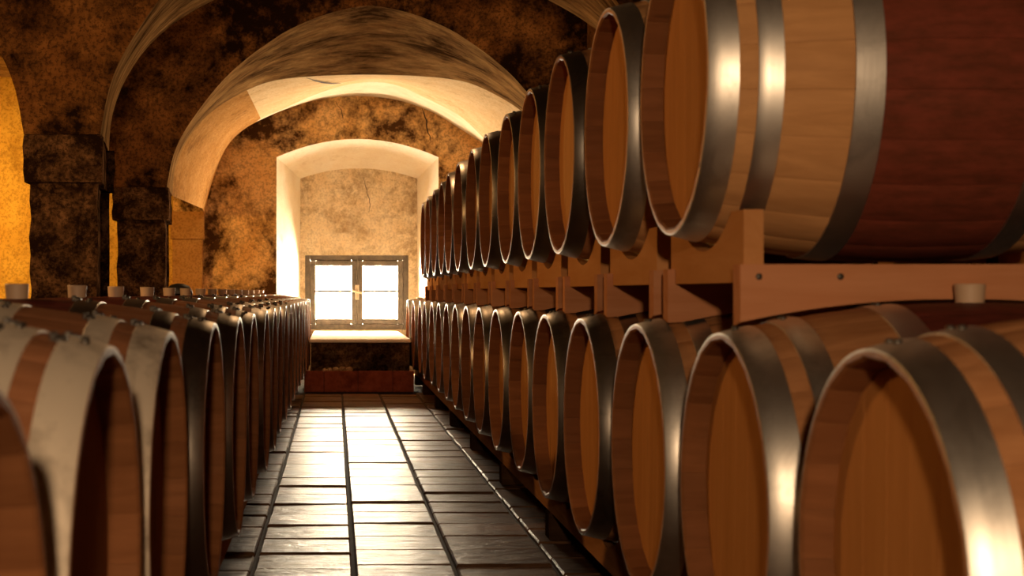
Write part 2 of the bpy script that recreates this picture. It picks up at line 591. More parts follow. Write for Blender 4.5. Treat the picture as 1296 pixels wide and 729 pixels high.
ft = .055
bm = bmesh.new()
add_box(bm, -W_ / 2 - .01, -W_ / 2 + ft, 0, .07, -.01, H_ + .01, .004)
add_box(bm, W_ / 2 - ft, W_ / 2 + .01, 0, .07, -.01, H_ + .01, .004)
add_box(bm, -W_ / 2 + ft, W_ / 2 - ft, 0, .07, H_ - ft, H_ + .01, .004)
add_box(bm, -W_ / 2 + ft, W_ / 2 - ft, 0, .07, -.01, ft, .004)
link(bpy.data.objects.new('window_frame', bm_mesh('window_frame', bm, M['frame'])), win)
xm = X(452, DN) - (wx0 + wx1) / 2
for s, (xa, xb) in enumerate(((-W_ / 2 + ft, xm - .002), (xm + .002, W_ / 2 - ft))):
    bm = bmesh.new()
    st = .058
    y0, y1 = -.012, .04
    pa, pb = xa + st, xb - st
    add_box(bm, xa, pa, y0, y1, ft, H_ - ft, .004)
    add_box(bm, pb, xb, y0, y1, ft, H_ - ft, .004)
    add_box(bm, pa, pb, y0, y1, ft, ft + st, .004)
    add_box(bm, pa, pb, y0, y1, H_ - ft - st, H_ - ft, .004)
    cs = link(bpy.data.objects.new('casement', bm_mesh('casement', bm, M['frame'])), win)
    zm = H_ * .5 + .01
    wbox('muntin', cs, pa, pb, y0 + .006, y1 - .006, zm - .014, zm + .014)
    for z0, z1 in ((ft + st, zm - .014), (zm + .014, H_ - ft - st)):
        wbox('pane', cs, pa, pb, .016, .020, z0, z1, M['glass'], 0)
    for hz in (.2, .8):
        hx = xa + .004 if s == 0 else xb - .004
        bm = bmesh.new(); lathe(bm, [(0, -.03), (.009, -.03), (.009, .03), (0, .03)], 10, center=(hx, -.016, H_ * hz))
        link(bpy.data.objects.new('hinge', bm_mesh('hinge', bm, M['frame'], 40)), cs)
bm = bmesh.new()
add_box(bm, xm - .02, xm + .02, -.03, -.012, H_ * .40, H_ * .60, .004)
tube(bm, [(xm - .055, -.05, H_ * .525), (xm, -.045, H_ * .505), (xm + .06, -.05, H_ * .485)], .011)
tube(bm, [(xm, -.02, H_ * .505), (xm, -.05, H_ * .505)], .010)
link(bpy.data.objects.new('latch_handle', bm_mesh('latch_handle', bm, M['latch'], 40)), win)
bm = bmesh.new(); tube(bm, [(xm, -.022, .03), (xm, -.022, H_ * .42)], .006); tube(bm, [(xm, -.022, H_ * .58), (xm, -.022, H_ - .03)], .006)
link(bpy.data.objects.new('latch_rod', bm_mesh('latch_rod', bm, M['frame'], 40)), win)
# ------------------------------------------------------------------ arches and vaults
# half profiles (half width, height above springing) in metres, measured on the second arch
B_PX = [(257, 237), (249, 198), (235, 167), (208, 128), (187, 103), (172, 88), (150, 69.5), (128, 54), (104, 38.5), (67, 22), (33, 12), (0, 7)]
NEAR = [(h * DB / F, (237 - y) * DB / F) for h, y in B_PX]
dc_ = DB + TH
C_PX = [(246, 249), (244, 222), (236, 195), (222, 170), (207, 152), (188, 136), (163, 121), (132, 107), (101, 100.5), (66, 97.5), (30, 96), (0, 95.5)]
FAR = [(h * dc_ / F, (249 - y) * dc_ / F) for h, y in C_PX]


def full(half, xc, k=1.0):
    l = [(xc - w * k, SPR + z) for w, z in half]
    return l + [(2 * xc - x, z) for x, z in l[-2::-1]]


def resample(pts, n=56):
    acc = [0.0]
    for a, b in zip(pts, pts[1:]): acc.append(acc[-1] + math.dist(a, b))
    out = []
    j = 0
    for i in range(n + 1):
        s = acc[-1] * i / n
        while j < len(acc) - 2 and acc[j + 1] < s: j += 1
        t_ = (s - acc[j]) / max(1e-9, acc[j + 1] - acc[j])
        # Catmull-Rom through the measured points
        p0, p1, p2, p3 = (pts[max(j - 1, 0)], pts[j], pts[j + 1], pts[min(j + 2, len(pts) - 1)])
        q = []
        for c in (0, 1):
            q.append(.5 * ((2 * p1[c]) + (-p0[c] + p2[c]) * t_ + (2 * p0[c] - 5 * p1[c] + 4 * p2[c] - p3[c]) * t_ ** 2 + (-p0[c] + 3 * p1[c] - 3 * p2[c] + p3[c]) * t_ ** 3))
        out.append(tuple(q))
    return out


def loft(name, profs, mat, parent=None, smooth=40):
    """profs: list of (depth, points)"""
    v, u, fc = [], [], []
    n = len(profs[0][1])
    for d, pts in profs:
        s = 0.0
        for i, p in enumerate(pts):
            if i: s += math.dist(p, pts[i - 1])
            v.append((p[0], d, p[1])); u.append((s, d))
    for k in range(len(profs) - 1):
        for i in range(n - 1):
            a = k * n + i
            fc.append((a, a + 1, a + n + 1, a + n))
    return mesh_obj(name, v, fc, mat, parent, u, smooth)


def diaphragm(d0, arches, xmin, xmax, label):
    """transverse arch wall: arches = [(near points, far points)] from left to right"""
    root = empty('transverse_arch', (arches[-1][0][0][0], d0, SPR))
    tag(root, label, 'arch', kind='structure')
    inv = Matrix.Translation(-root.location)
    kids = []
    for d, idx in ((d0, 0), (d0 + TH, 1)):
        global verts, faces
        verts, faces = [], []
        x = xmin
        for arc in arches:
            p = arc[idx]
            quad((x, d, SPR), (p[0][0], d, SPR), (p[0][0], d, ZTOP), (x, d, ZTOP))
            for a, b in zip(p, p[1:]): quad((a[0], d, a[1]), (b[0], d, b[1]), (b[0], d, ZTOP), (a[0], d, ZTOP))
            x = p[-1][0]
        quad((x, d, SPR), (xmax, d, SPR), (xmax, d, ZTOP), (x, d, ZTOP))
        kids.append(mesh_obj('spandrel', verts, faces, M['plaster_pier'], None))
    for near, far in arches:
        mid = [((a[0] * .55 + b[0] * .45), (a[1] * .5 + b[1] * .5)) for a, b in zip(near, far)]
        rim = [(a[0] * .985 + b[0] * .015, a[1] * .985 + b[1] * .015) for a, b in zip(near, far)]
        kids.append(loft('soffit', [(d0, near), (d0 + .02, rim), (d0 + TH * .5, mid), (d0 + TH, far)], M['plaster_soffit']))
    for k in kids:
        k.data.transform(inv); k.parent = root
    return root


KA = .94
PA_L, PB_L = X(30, DA), X(143, DB)          # left edges of the pillars
near_a, far_a = resample(full(NEAR, XC, KA)), resample(full(FAR, XC, .97))
near_b, far_b = resample(full(NEAR, XC)), resample(full(FAR, XC))
lxa = PA_L - NEAR[0][0] * KA
lxb = PB_L - NEAR[0][0]
lna, lfa = resample(full(NEAR, lxa, KA)), resample(full(FAR, lxa, KA * .96))
lnb, lfb = resample(full(NEAR, lxb)), resample(full(FAR, lxb, .96))
diaphragm(DA, [(lna, lfa), (near_a, far_a)], FLX0, FLX1, 'mould-stained plaster arch springing from the thicker pillar, farther from the window')
diaphragm(DB, [(lnb, lfb), (near_b, far_b)], FLX0, FLX1, 'streaked plaster arch springing from the pillar closer to the window wall')


def groin(name, x0, x1, d0, d1, crown, mat, spring=SPR, n=36):
    v, fc = [], []
    xc, hx, dc, hd = (x0 + x1) / 2, (x1 - x0) / 2, (d0 + d1) / 2, (d1 - d0) / 2
    for j in range(n + 1):
        for i in range(n + 1):
            x = x0 + (x1 - x0) * i / n; d = d0 + (d1 - d0) * j / n
            ex = math.sqrt(max(0, 1 - ((x - xc) / hx) ** 2)); ed = math.sqrt(max(0, 1 - ((d - dc) / hd) ** 2))
            v.append((x, d, spring + (crown - spring) * max(ex, ed)))
    for j in range(n):
        for i in range(n):
            a = j * (n + 1) + i
            fc.append((a, a + 1, a + n + 2, a + n + 1))
    return tag(mesh_obj(name, v, fc, mat, None, None, 25), kind='structure')


CR = HC + 2.62
for a, b in ((DA + TH, DB), (3.4, DA), (-.5, 3.4), (-4.0, -.5)):
    for x0, x1 in ((FLX0, -1.4), (-1.4, FLX1)):
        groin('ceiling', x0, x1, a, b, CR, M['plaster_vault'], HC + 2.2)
groin('ceiling', FLX0, -1.3, DB + TH, DW, CR, M['plaster_amber_lit'], HC + 2.0)
# roof slab above everything keeps the sky out
wall_box('ceiling', (FLX0 - .25, FLX1 + .25, -4.25, DN + .35, ZTOP, ZTOP + .2), M['plaster_vault'])

# end bay of the aisle: web rising from the second arch, bright rib, wall arch
dE = 13.3
W_PX = [(260, 272), (263, 250), (271, 224), (280, 200), (290, 182), (310, 163), (336, 149), (373, 134.5), (409, 125), (457, 121.5), (504, 127), (545, 141), (576, 159), (618, 187), (634, 205), (644, 230), (648, 272)]
E_PX = [(256, 280), (259, 254), (267, 226), (278, 200), (289, 181), (309, 161.5), (335, 147.5), (358, 138), (386, 125), (409, 116), (437, 108), (465, 104), (488, 105), (511, 111), (530, 120), (553, 131), (585, 149), (614, 177), (634, 200), (650, 230), (656, 280)]
w_pts = [(X(a, DW), Z(b, DW)) for a, b in W_PX]
e_pts = [(X(a, dE), Z(b, dE)) for a, b in E_PX]
w_pts[0] = (w_pts[0][0], SPR); w_pts[-1] = (w_pts[-1][0], SPR)
e_pts[0] = (e_pts[0][0], SPR); e_pts[-1] = (e_pts[-1][0], SPR)


def by_angle(pts, cx, n=56):
    fine = resample(pts, 400)
    ang = [math.atan2(z - SPR + .02, cx - x) for x, z in fine]
    out = []
    for i in range(n + 1):
        a = ang[0] + (ang[-1] - ang[0]) * i / n
        k = min(range(len(ang)), key=lambda q: abs(ang[q] - a))
        out.append(fine[k])
    out[0], out[-1] = fine[0], fine[-1]
    return out


c_a, e_a, w_a = by_angle(far_b, XC), by_angle(e_pts, XC), by_angle(w_pts, XC)
NCUT = 13
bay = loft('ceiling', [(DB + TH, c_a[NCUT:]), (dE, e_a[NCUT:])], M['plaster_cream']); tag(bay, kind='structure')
loft('haunch', [(DB + TH, c_a[:NCUT + 1]), (dE, e_a[:NCUT + 1]), (DW, w_a[:NCUT + 1])], M['plaster_tan_shade'], bay)
loft('rib', [(dE, e_a[NCUT:]), (DW, w_a[NCUT:])], M['plaster_rib_lit'], bay)

path = []
for k in range(13):
    f = k / 12
    tx, tt = 388 + 44 * f, .02 + .62 * f
    best = None
    for i in range(NCUT, len(c_a) - 1):
        for q in range(10):
            w = q / 10
            p = [(c_a[i][j] * (1 - w) + c_a[i + 1][j] * w) * (1 - tt) + (e_a[i][j] * (1 - w) + e_a[i + 1][j] * w) * tt for j in (0, 1)]
            d = (DB + TH) * (1 - tt) + dE * tt
            er = abs(VX + p[0] * F / d - tx)
            if best is None or er < best[0]: best = (er, (p[0] + (.01 if k % 3 == 1 else 0), d - .002, p[1] - .004))
    path.append(best[1])
v_, f_ = [], []
for i, p in enumerate(path):
    ww = .004 + .022 * math.sin(PI * i / 12)
    v_ += [p, (p[0], p[1] + ww * 3, p[2] - .001)]
for i in range(12): f_.append((2 * i, 2 * i + 1, 2 * i + 3, 2 * i + 2))
mesh_obj('crack', v_, f_, M['crack'], bay)

# ------------------------------------------------------------------ pillars
def pillar(x0, x1, d0, d1, zcap0, label, back):
    root = empty('stone_pillar', ((x0 + x1) / 2, (d0 + d1) / 2, -.016))
    tag(root, label, 'pillar')
    hw, hd = (x1 - x0) / 2, (d1 - d0) / 2
    zc0, zc1 = zcap0 + .016, SPR + .016
    rp = random.Random(int(d0 * 10))

    def rough_block(name, z0, z1, ex, mat, ny):
        bm = bmesh.new()
        n = 6
        rings = []
        for j in range(ny + 1):
            z = z0 + (z1 - z0) * j / ny
            ring = []
            a, b = hw + ex, hd + ex
            for (sx, sy), (tx, ty) in zip(((-1, -1), (1, -1), (1, 1), (-1, 1)), ((1, -1), (1, 1), (-1, 1), (-1, -1))):
                for k in range(n):
                    s = k / n
                    e = rp.uniform(-.008, .004)
                    c = .985 if k == 0 else 1
                    px_, py_ = sx + (tx - sx) * s, sy + (ty - sy) * s
                    tp = back * (py_ + 1) / 2 if px_ > .9 else 0
                    ring.append(bm.verts.new((px_ * (a + e) * c - tp, py_ * (b + e) * c, z)))
            rings.append(ring)
        for p, q in zip(rings, rings[1:]):
            for k in range(len(p)): bm.faces.new([p[k], p[(k + 1) % len(p)], q[(k + 1) % len(p)], q[k]])
        bm.faces.new(rings[0][::-1]); bm.faces.new(rings[-1])
        return link(bpy.data.objects.new(name, bm_mesh(name, bm, mat, 35)), root)

    rough_block('shaft', 0, zc0, -.018, M['stone_pillar'], 16)
    rough_block('capital', zc0 - .001, zc1, .012, M['stone_pillar'], 4)
    return root


pillar(PA_L, X(127, DA), DA + .02, DA + TH - .15, Z(230, DA), 'dark stone pillar rising beside the single-tier barrels, farther from the window', .105)
pillar(PB_L, X(212, DB), DB + .02, DB + TH - .15, Z(278, DB), 'dark stone pillar rising beside the single-tier barrels, closer to the window wall', .075)
# impost of the wall pilaster
imp = box_obj('impost', (X(217, DW), X(259, DW), DW - .10, DW + .02, Z(303, DW), Z(271, DW) + .02), M['plaster_tan_shade'], wall_end, .006)
box_obj('pilaster', (X(219, DW), X(257, DW), DW - .07, DW + .02, 0, Z(303, DW)), M['plaster_tan_shade'], wall_end, .006)

# ------------------------------------------------------------------ terracotta step below the window
sx0, sx1 = -.262, X(524, STEP_D)
step = empty('window_step', ((sx0 + sx1) / 2, STEP_D, -.016))
tag(step, 'low step faced with red terracotta tiles at the foot of the window wall', 'step')
sh = Z(469.5, STEP_D)
hw = (sx1 - sx0) / 2
box_obj('step_core', (-hw + .01, hw - .01, .012, .12, 0, sh - .013), M['mortar'], step)
nt = 3
xs = [-hw, -hw + .30, -hw + .60, hw - .0]
xs = [sx0, X(410, STEP_D), X(453, STEP_D), X(497, STEP_D), sx1]
for a, b in zip(xs, xs[1:]):
    cx = (sx0 + sx1) / 2
    box_obj('riser_tile', (a - cx + .002, b - cx - .002, 0, .014, .02, sh + .016), M['terracotta'], step, .003)
box_obj('earth_top', (-hw + .004, hw - .004, .016, .12, sh - .012, sh - .002), M['earth'], step)
for (px, r) in ((411, .022), (417, .026), (425, .030), (433.5, .032), (442, .030)):
    rr = random.Random(int(px))
    bm = bmesh.new()
    bmesh.ops.create_icosphere(bm, subdivisions=2, radius=r)
    for v in bm.verts: v.co *= rr.uniform(.8, 1.15); v.co.z *= .75
    d = STEP_D + .07 + rr.uniform(0, .03)
    o = link(bpy.data.objects.new('rubble_stone', bm_mesh('rubble_stone', bm, M['rubble'])))
    o.location = (X(px, d), d, sh - .016 + r * .82)
    tag(o, 'pale broken stone lying near the front edge of the red step', 'stone', 'broken stones on the red step')

# ------------------------------------------------------------------ barrels
L, RH, RB = .88, .291, .348
NS = 24


def rad(x):
    u = 2 * x / L
    return RB - (RB - RH) * u * u


def stave_geom(bm, ang=0.0, nsec=10):
    a = PI / NS * .994
    ca, sa = math.cos(ang), math.sin(ang)
    secs = []
    xsn = [-L / 2 + L * i / nsec for i in range(nsec + 1)]
    xsn = [-L / 2, -L / 2 + .004, -L / 2 + .047] + xsn[1:-1] + [L / 2 - .047, L / 2 - .004, L / 2]
    for x in xsn:
        r = rad(x)
        e = L / 2 - abs(x)
        ro = r - (.0012 if e < .001 else 0)
        ri = r - (.0065 if e < .001 else .012 if e < .005 else .027)
        pts = [(ro - .0011, -a), (ro, -a * .9), (ro, 0), (ro, a * .9), (ro - .0011, a), (ri, a), (ri, -a)]
        ring = []
        for rr, th in pts:
            y, z = rr * math.sin(th), rr * math.cos(th)
            ring.append(bm.verts.new((x, y * ca - z * sa, y * sa + z * ca)))
        secs.append(ring)
    for p, q in zip(secs, secs[1:]):
        for k in range(7):
            f_ = bm.faces.new([p[k], p[(k + 1) % 7], q[(k + 1) % 7], q[k]])
            if k == 5: f_.material_index = 1
    bm.faces.new(secs[0][::-1]); bm.faces.new(secs[-1])


bm = bmesh.new(); stave_geom(bm); stave_me = bm_mesh('stave', bm, M['oak'], 30); stave_me.materials.append(M['chime'])
pale_me = stave_me.copy(); pale_me.materials[0] = M['oak_pale']
bm = bmesh.new()
for k in range(NS): stave_geom(bm, 2 * PI * k / NS, 8)
body_me = bm_mesh('body', bm, M['oak'], 30); body_me.materials.append(M['chime'])

HEADR = RH + .0113 - .0262
HX = -L / 2 + .046


def board_geom(bm, y0, y1, n=7):
    pts = []
    r = HEADR
    g = .0004
    y0, y1 = y0 + g, y1 - g
    for i in range(n + 1):
        y = y0 + (y1 - y0) * i / n; pts.append((y, math.sqrt(max(0, r * r - y * y))))
    for i in range(n + 1):
        y = y1 + (y0 - y1) * i / n; pts.append((y, -math.sqrt(max(0, r * r - y * y))))
    pr = []
    for p in pts:
        if not pr or math.dist(p, pr[-1]) > 1e-5: pr.append(p)
    if math.dist(pr[0], pr[-1]) < 1e-5: pr.pop()
    cy = (y0 + y1) / 2
    fr = [bm.verts.new((HX, cy + (y - cy) * .994, z)) for y, z in pr]
    f2 = [bm.verts.new((HX + .0015, y, z)) for y, z in pr]
    bk = [bm.verts.new((HX + .02, y, z)) for y, z in pr]
    m = len(pr)
    for a, b in ((fr, f2), (f2, bk)):
        for k in range(m): bm.faces.new([a[k], a[(k + 1) % m], b[(k + 1) % m], b[k]])
    bm.faces.new(fr[::-1]); bm.faces.new(bk)


ys = [-HEADR, -.18, -.098, -.012, .07, .155, HEADR]
board_me = []
for a, b in zip(ys, ys[1:]):
    bm = bmesh.new(); board_geom(bm, a, b); board_me.append(bm_mesh('head_board', bm, M['head']))
bm = bmesh.new()
for a, b in zip(ys, ys[1:]): board_geom(bm, a, b)
head_me = bm_mesh('head', bm, M['head'])


def hoop_mesh(x0, x1, mat, n=72):
    bm = bmesh.new()
    prof = []
    for x in (x0, (x0 + x1) / 2, x1): prof.append((x, rad(x) + .0028))
    xa, xb = x0, x1
    sec = [(xa, rad(xa) - .004), (xa, rad(xa) + .0021), (xa + .0008, rad(xa) + .0028), prof[1], (xb - .0008, rad(xb) + .0028), (xb, rad(xb) + .0021), (xb, rad(xb) - .004)]
    rings = []
    for i in range(n):
        th = 2 * PI * i / n
        rings.append([bm.verts.new((x, r * math.cos(th), r * math.sin(th))) for x, r in sec])
    for i in range(n):
        p, q = rings[i], rings[(i + 1) % n]
        for k in range(len(sec) - 1): bm.faces.new([p[k], p[k + 1], q[k + 1], q[k]])
    return bm_mesh('hoop', bm, mat, 35)


HOOPS = [(.0006, .054), (.086, .130), (.250, .302)]
hoop_me = {k: [hoop_mesh(-L / 2 + a, -L / 2 + b, M[k]) for a, b in HOOPS] for k in ('steel', 'far_steel', 'worn_steel')}
bm = bmesh.new(); lathe(bm, [(.006, -.003), (.006, .001), (.0045, .003), (0, .0038)], 10); rivet_me = bm_mesh('rivet', bm, M['dark_steel'], 40)
bm = bmesh.new(); add_box(bm, -.005, .010, -.012, .012, -.004, .007, .003); add_box(bm, .006, .016, -.005, .005, -.002, .011, .002)
clip_me = bm_mesh('hoop_nail', bm, M['dark_steel'])
bm = bmesh.new(); lathe(bm, [(0, -.03), (.022, -.03), (.026, .030), (.0265, .034), (.025, .036), (0, .036)], 20); bung_me = bm_mesh('bung', bm, M['bung'], 35)


def recolour(me, mat):
    m = me.copy(); m.materials[0] = mat
    return m


shaded_stave, shaded_body, shaded_head = recolour(stave_me, M['oak_shaded']), recolour(body_me, M['oak_shaded']), recolour(head_me, M['head_shaded'])
shaded_boards = [recolour(b, M['head_shaded']) for b in board_me]


def barrel(cx, cy, cz, flip, detail, label, group, metal_kind='steel', clips=False, roll=0.0, rivets=True, pale=False):
    """cx: X of the head that faces the aisle; cy depth of the axis; cz height of the axis"""
    s = 1 if not flip else -1
    root = empty('wine_barrel', (cx + s * L / 2, cy, cz - RB), PI if flip else 0)
    tag(root, label, 'barrel', group)
    C = (0, 0, RB)
    rb = random.Random(int(cy * 100) + (5 if flip else 0) + int(cz * 10))

    def part(name, me, rot=(0, 0, 0), loc=C, parent=root):
        o = bpy.data.objects.new(name, me)
        o.location = loc; o.rotation_euler = rot
        return link(o, parent)

    if detail:
        for k in range(NS): part('stave', pale_me if pale else shaded_stave if flip else stave_me, (2 * PI * k / NS + roll, 0, 0))
        for b in (shaded_boards if flip else board_me): part('head_board', b, (roll * .3, 0, 0))
    else:
        part('body', shaded_body if flip else body_me, (roll, 0, 0))
        part('head', shaded_head if flip else head_me, (roll * .3, 0, 0))
    part('back_head', shaded_head if flip else head_me, (0, 0, PI))
    for side in (0, 1):
        for i, hm in enumerate(hoop_me[metal_kind]):
            h = part('hoop', hm, (rb.uniform(-3, 3) if side == 0 else 0, 0, 0 if side == 0 else PI))
            if side == 0 and (detail or clips) and rivets:
                a, b = HOOPS[i]
                base = -.05 if not flip and cz < HC else rb.uniform(-.25, .25)
                h.rotation_euler.x = 0
                for q in (0, 1):
                    th = base + q * .08
                    x = -L / 2 + (a + b) / 2 + rb.uniform(-.004, .004)
                    r = rad(x) + .0045
                    part('rivet', rivet_me, (th, 0, 0), (x, -r * math.sin(th), r * math.cos(th)), h)
            if side == 0 and clips:
                x = -L / 2 + HOOPS[i][1]
                for th in (rb.uniform(-.2, -.02), rb.uniform(.1, .3)):
                    r = rad(x) + .001
                    part('hoop_nail', clip_me, (th, 0, 0), (x - .002, -r * math.sin(th), RB + r * math.cos(th)))
    part('bung', bung_me, (0, 0, 0), (0, 0, 2 * RB - .004))
    return root


ORD = ['first', 'second', 'third', 'fourth', 'fifth', 'sixth', 'seventh', 'eighth', 'ninth', 'tenth', 'eleventh', 'twelfth', 'thirteenth', 'fourteenth', 'fifteenth', 'sixteenth', 'seventeenth', 'eighteenth']
P = .71
LOW_Z, UP_Z = HC - .365, HC + .408
rj = random.Random(21)
lower = [1.86 + P * k for k in range(17)]
upper = [2.925 + P * k for k in range(13)]
low_x = [.682, .676, .675, .669, .673, .677, .672, .672, .674, .677, .681, .684, .685, .678, .684, .668, .655]
up_x = [.672, .670, .663, .668, .672, .665, .668, .662, .665, .676, .677, .679, .686]
for k, d in enumerate(lower):
    n = len(lower) - 1 - k
    lab = f'oak wine barrel on the lower tier of the two-tier rack, {ORD[n]} from the window'
    barrel(low_x[k], d, LOW_Z, False, k < 6, lab, 'barrels on the lower tier', 'steel' if k < 3 else 'far_steel', roll=rj.uniform(0, .26))
for k, d in enumerate(upper):
    n = len(upper) - 1 - k
    lab = f'oak wine barrel on the upper tier of the two-tier rack, {ORD[n]} from the window'
    if k == 0: lab = 'oak wine barrel with wine-red middle at the open end of the upper tier'
    barrel(up_x[k], d, UP_Z, False, k < 5, lab, 'barrels on the upper tier', 'steel' if k < 2 else 'far_steel', roll=rj.uniform(0, .26), pale=k < 2)
left = [1.12, 1.83, 2.53, 3.24, 3.945, 4.65, 5.36, 6.065, 6.77, 7.475, 8.18, 8.885, 9.59, 10.295, 11.0, 11.705, 12.41, 13.12]
left_x = [-.275, -.281, -.284, -.265, -.256, -.257, -.249, -.248, -.252, -.248, -.246, -.245, -.243, -.240, -.236, -.232, -.228, -.224]
for k, d in enumerate(left):
    n = len(left) - 1 - k
    lab = f'oak wine barrel in the single-tier row beside the pillars, {ORD[n]} from the window'
    barrel(left_x[k], d, LOW_Z + .004, True, k < 6, lab, 'barrels in the single-tier row', 'worn_steel' if k < 3 else 'far_steel', clips=k < 11, roll=rj.uniform(0, .26))

# black cap lying among the bungs
dcap = 6.77
bm = bmesh.new(); lathe(bm, [(0, 0), (.058, 0), (.064, .012), (.062, .034), (.050, .052), (.028, .062), (0, .065)], 28)
o = link(bpy.data.objects.new('rubber_cap', bm_mesh('rubber_cap', bm, M['rubber'], 40)))
o.location = (-.735, dcap + .12, LOW_Z + .004 + math.sqrt(RB ** 2 - .12 ** 2) + .009)
o.rotation_euler = (-.33, 0, 0)
tag(o, 'black domed rubber cap lying on a barrel top among the pale bungs', 'cap')

# ------------------------------------------------------------------ racks
def saddle_mesh(half, zb, zt, zc, r, th, name, mat, foot=0.0):
    """board in the YZ plane, concave top of radius r about (0, zc)"""
    yr = math.sqrt(max(0, r * r - (zc - zt) ** 2))
    n = 14
    cols = [(-half, zt), (-yr, zt)] + [(yr * (2 * i / n - 1), zc - math.sqrt(r * r - (yr * (2 * i / n - 1)) ** 2)) for i in range(1, n)] + [(yr, zt), (half, zt)]
    bm = bmesh.new()
    rows = [[bm.verts.new((0, y, zb)), bm.verts.new((th, y, zb)), bm.verts.new((th, y, z)), bm.verts.new((0, y, z))] for y, z in cols]
    for p, q in zip(rows, rows[1:]):
        for k in range(4): bm.faces.new([p[k], p[(k + 1) % 4], q[(k + 1) % 4], q[k]])
    bm.faces.new(rows[0][::-1]); bm.faces.new(rows[-1])
    return bm_mesh(name, bm, mat)


BZ0, BZ1 = HC - .066, HC + .050        # cross beams
zbase = BZ0
rs = rad(-L / 2 + .130) + .007
sad_me = saddle_mesh(.285, HC + .018 - zbase, HC + .150 - zbase, UP_Z - zbase, rs, .036, 'saddle', M['saddle'])


def beam_mesh(name, x0, x1, y0, y1, z0, z1, cyoff, n=26):
    """beam along X whose underside is scooped to lie on the barrel below (axis at y = cyoff)"""
    bm = bmesh.new()
    rows = []
    for i in range(n + 1):
        x = x0 + (x1 - x0) * i / n
        xl = (x + .675 * 0) - (.675 + L / 2)
        ring = []
        for y in (y0, y1):
            zz = z0
            if abs(xl) < L / 2:
                r = rad(max(0, abs(xl) - .02)) + .0065
                q = r * r - (y - cyoff) ** 2
                if q > 0: zz = max(z0, LOW_Z + math.sqrt(q))
            ring.append((x, y, zz))
        rows.append([bm.verts.new(ring[0]), bm.verts.new(ring[1]), bm.verts.new((x, y1, z1)), bm.verts.new((x, y0, z1))])
    for p, q in zip(rows, rows[1:]):
        for k in range(4): bm.faces.new([p[k], p[(k + 1) % 4], q[(k + 1) % 4], q[k]])
    bm.faces.new(rows[0][::-1]); bm.faces.new(rows[-1])
    return bm_mesh(name, bm, M['pine'])


BX0, BX1 = .722, .675 + L - .045
near_beam = beam_mesh('cross_beam', BX0, BX1, -.322, -.275, BZ0, BZ1, -.355)
far_beam = beam_mesh('cross_beam', BX0, BX1, .245, .292, BZ0, BZ1, .355)
for me in (near_beam, far_beam): me.transform(Matrix.Translation((-1.115, 0, -zbase)))
bm = bmesh.new(); lathe(bm, [(.006, -.002), (.006, .001), (.004, .0025), (0, .003)], 10); screw_me = bm_mesh('screw', bm, M['dark_steel'], 40)
for k, d in enumerate(upper):
    n = len(upper) - 1 - k
    root = empty('barrel_cradle', (1.115, d, zbase))
    lab = f'pale wooden cradle under the {ORD[n]} upper-tier barrel from the window'
    if k == 0: lab = 'pale wooden cradle with exposed beam at the open end of the upper tier'
    tag(root, lab, 'cradle', 'cradles of the upper tier')
    for xo in (.738, .675 * 2 + L - .738 - .036):
        o = link(bpy.data.objects.new('saddle', sad_me), root); o.location = (xo - 1.115, 0, 0)
    for me in (near_beam, far_beam):
        b = link(bpy.data.objects.new('cross_beam', me), root)
        if me is near_beam and k < 2:
            for xo in (.755, .9, 1.46):
                s = link(bpy.data.objects.new('screw', screw_me), b)
                s.location = (xo - 1.115, -.322, BZ1 - zbase - .022); s.rotation_euler = (PI / 2, 0, 0)


def rack(name, label, x_front, sgn, ds, feet, group=None):
    """floor rack: two scalloped rails along the row and cross feet"""
    root = empty(name, (x_front + sgn * L / 2, ds[0], 0))
    tag(root, label, 'rack')
    r = rad(-L / 2 + .140) + .007
    zlow, zt, zb = LOW_Z - r, LOW_Z - .262, HC - .756
    y0, y1 = ds[0] - .36, ds[-1] + .36
    for off in (.066, L - .066 - .045):
        pts = []
        n = int((y1 - y0) / .02)
        for i in range(n + 1):
            y = y0 + (y1 - y0) * i / n
            z = zt
            for d in ds:
                q = r * r - (y - d) ** 2
                if q > 0: z = min(z, LOW_Z - math.sqrt(q))
            pts.append((y, z))
        bm = bmesh.new()
        xa = x_front + sgn * off; xb = x_front + sgn * (off + .045)
        rows = []
        for y, z in pts:
            rows.append([bm.verts.new((xa, y, zb)), bm.verts.new((xb, y, zb)), bm.verts.new((xb, y, z)), bm.verts.new((xa, y, z))])
        for p, q in zip(rows, rows[1:]):
            for k in range(4): bm.faces.new([p[k], p[(k + 1) % 4], q[(k + 1) % 4], q[k]])
        bm.faces.new(rows[0][::-1]); bm.faces.new(rows[-1])
        me = bm_mesh('rail', bm, M['rail'])
        me.transform(Matrix.Translation(-root.location))
        link(bpy.data.objects.new('rail', me), root)
    for d in feet:
        xa, xb = sorted((x_front + sgn * (.058 if sgn > 0 else .13), x_front + sgn * (L - .04)))
        o = box_obj('foot', (xa, xb, d - .045, d + .045, 0, HC - .756), M['foot'], root, .004)
        o.data.transform(Matrix.Translation(-root.location))
    return root


rack('barrel_rack', 'long scalloped wooden rack carrying the lower tier of the two-tier stack', .675, 1, lower, [lower[0] + P * (.5 + 2 * k) + .0 for k in range(-0, 8)] + [lower[-1] + .2])
rack('barrel_rack', 'long scalloped wooden rack carrying the single-tier row beside the pillars', -.25, -1, left, [left[0] + .705 * (.5 + 2 * k) for k in range(9)])


# ------------------------------------------------------------------ lamps, all out of view
def point(name, loc, power, col, size=.06):
    l = bpy.data.lights.new(name, 'POINT')
    l.energy = power; l.color = col; l.shadow_soft_size = size
    o = link(bpy.data.objects.new(name, l)); o.location = loc
    return o


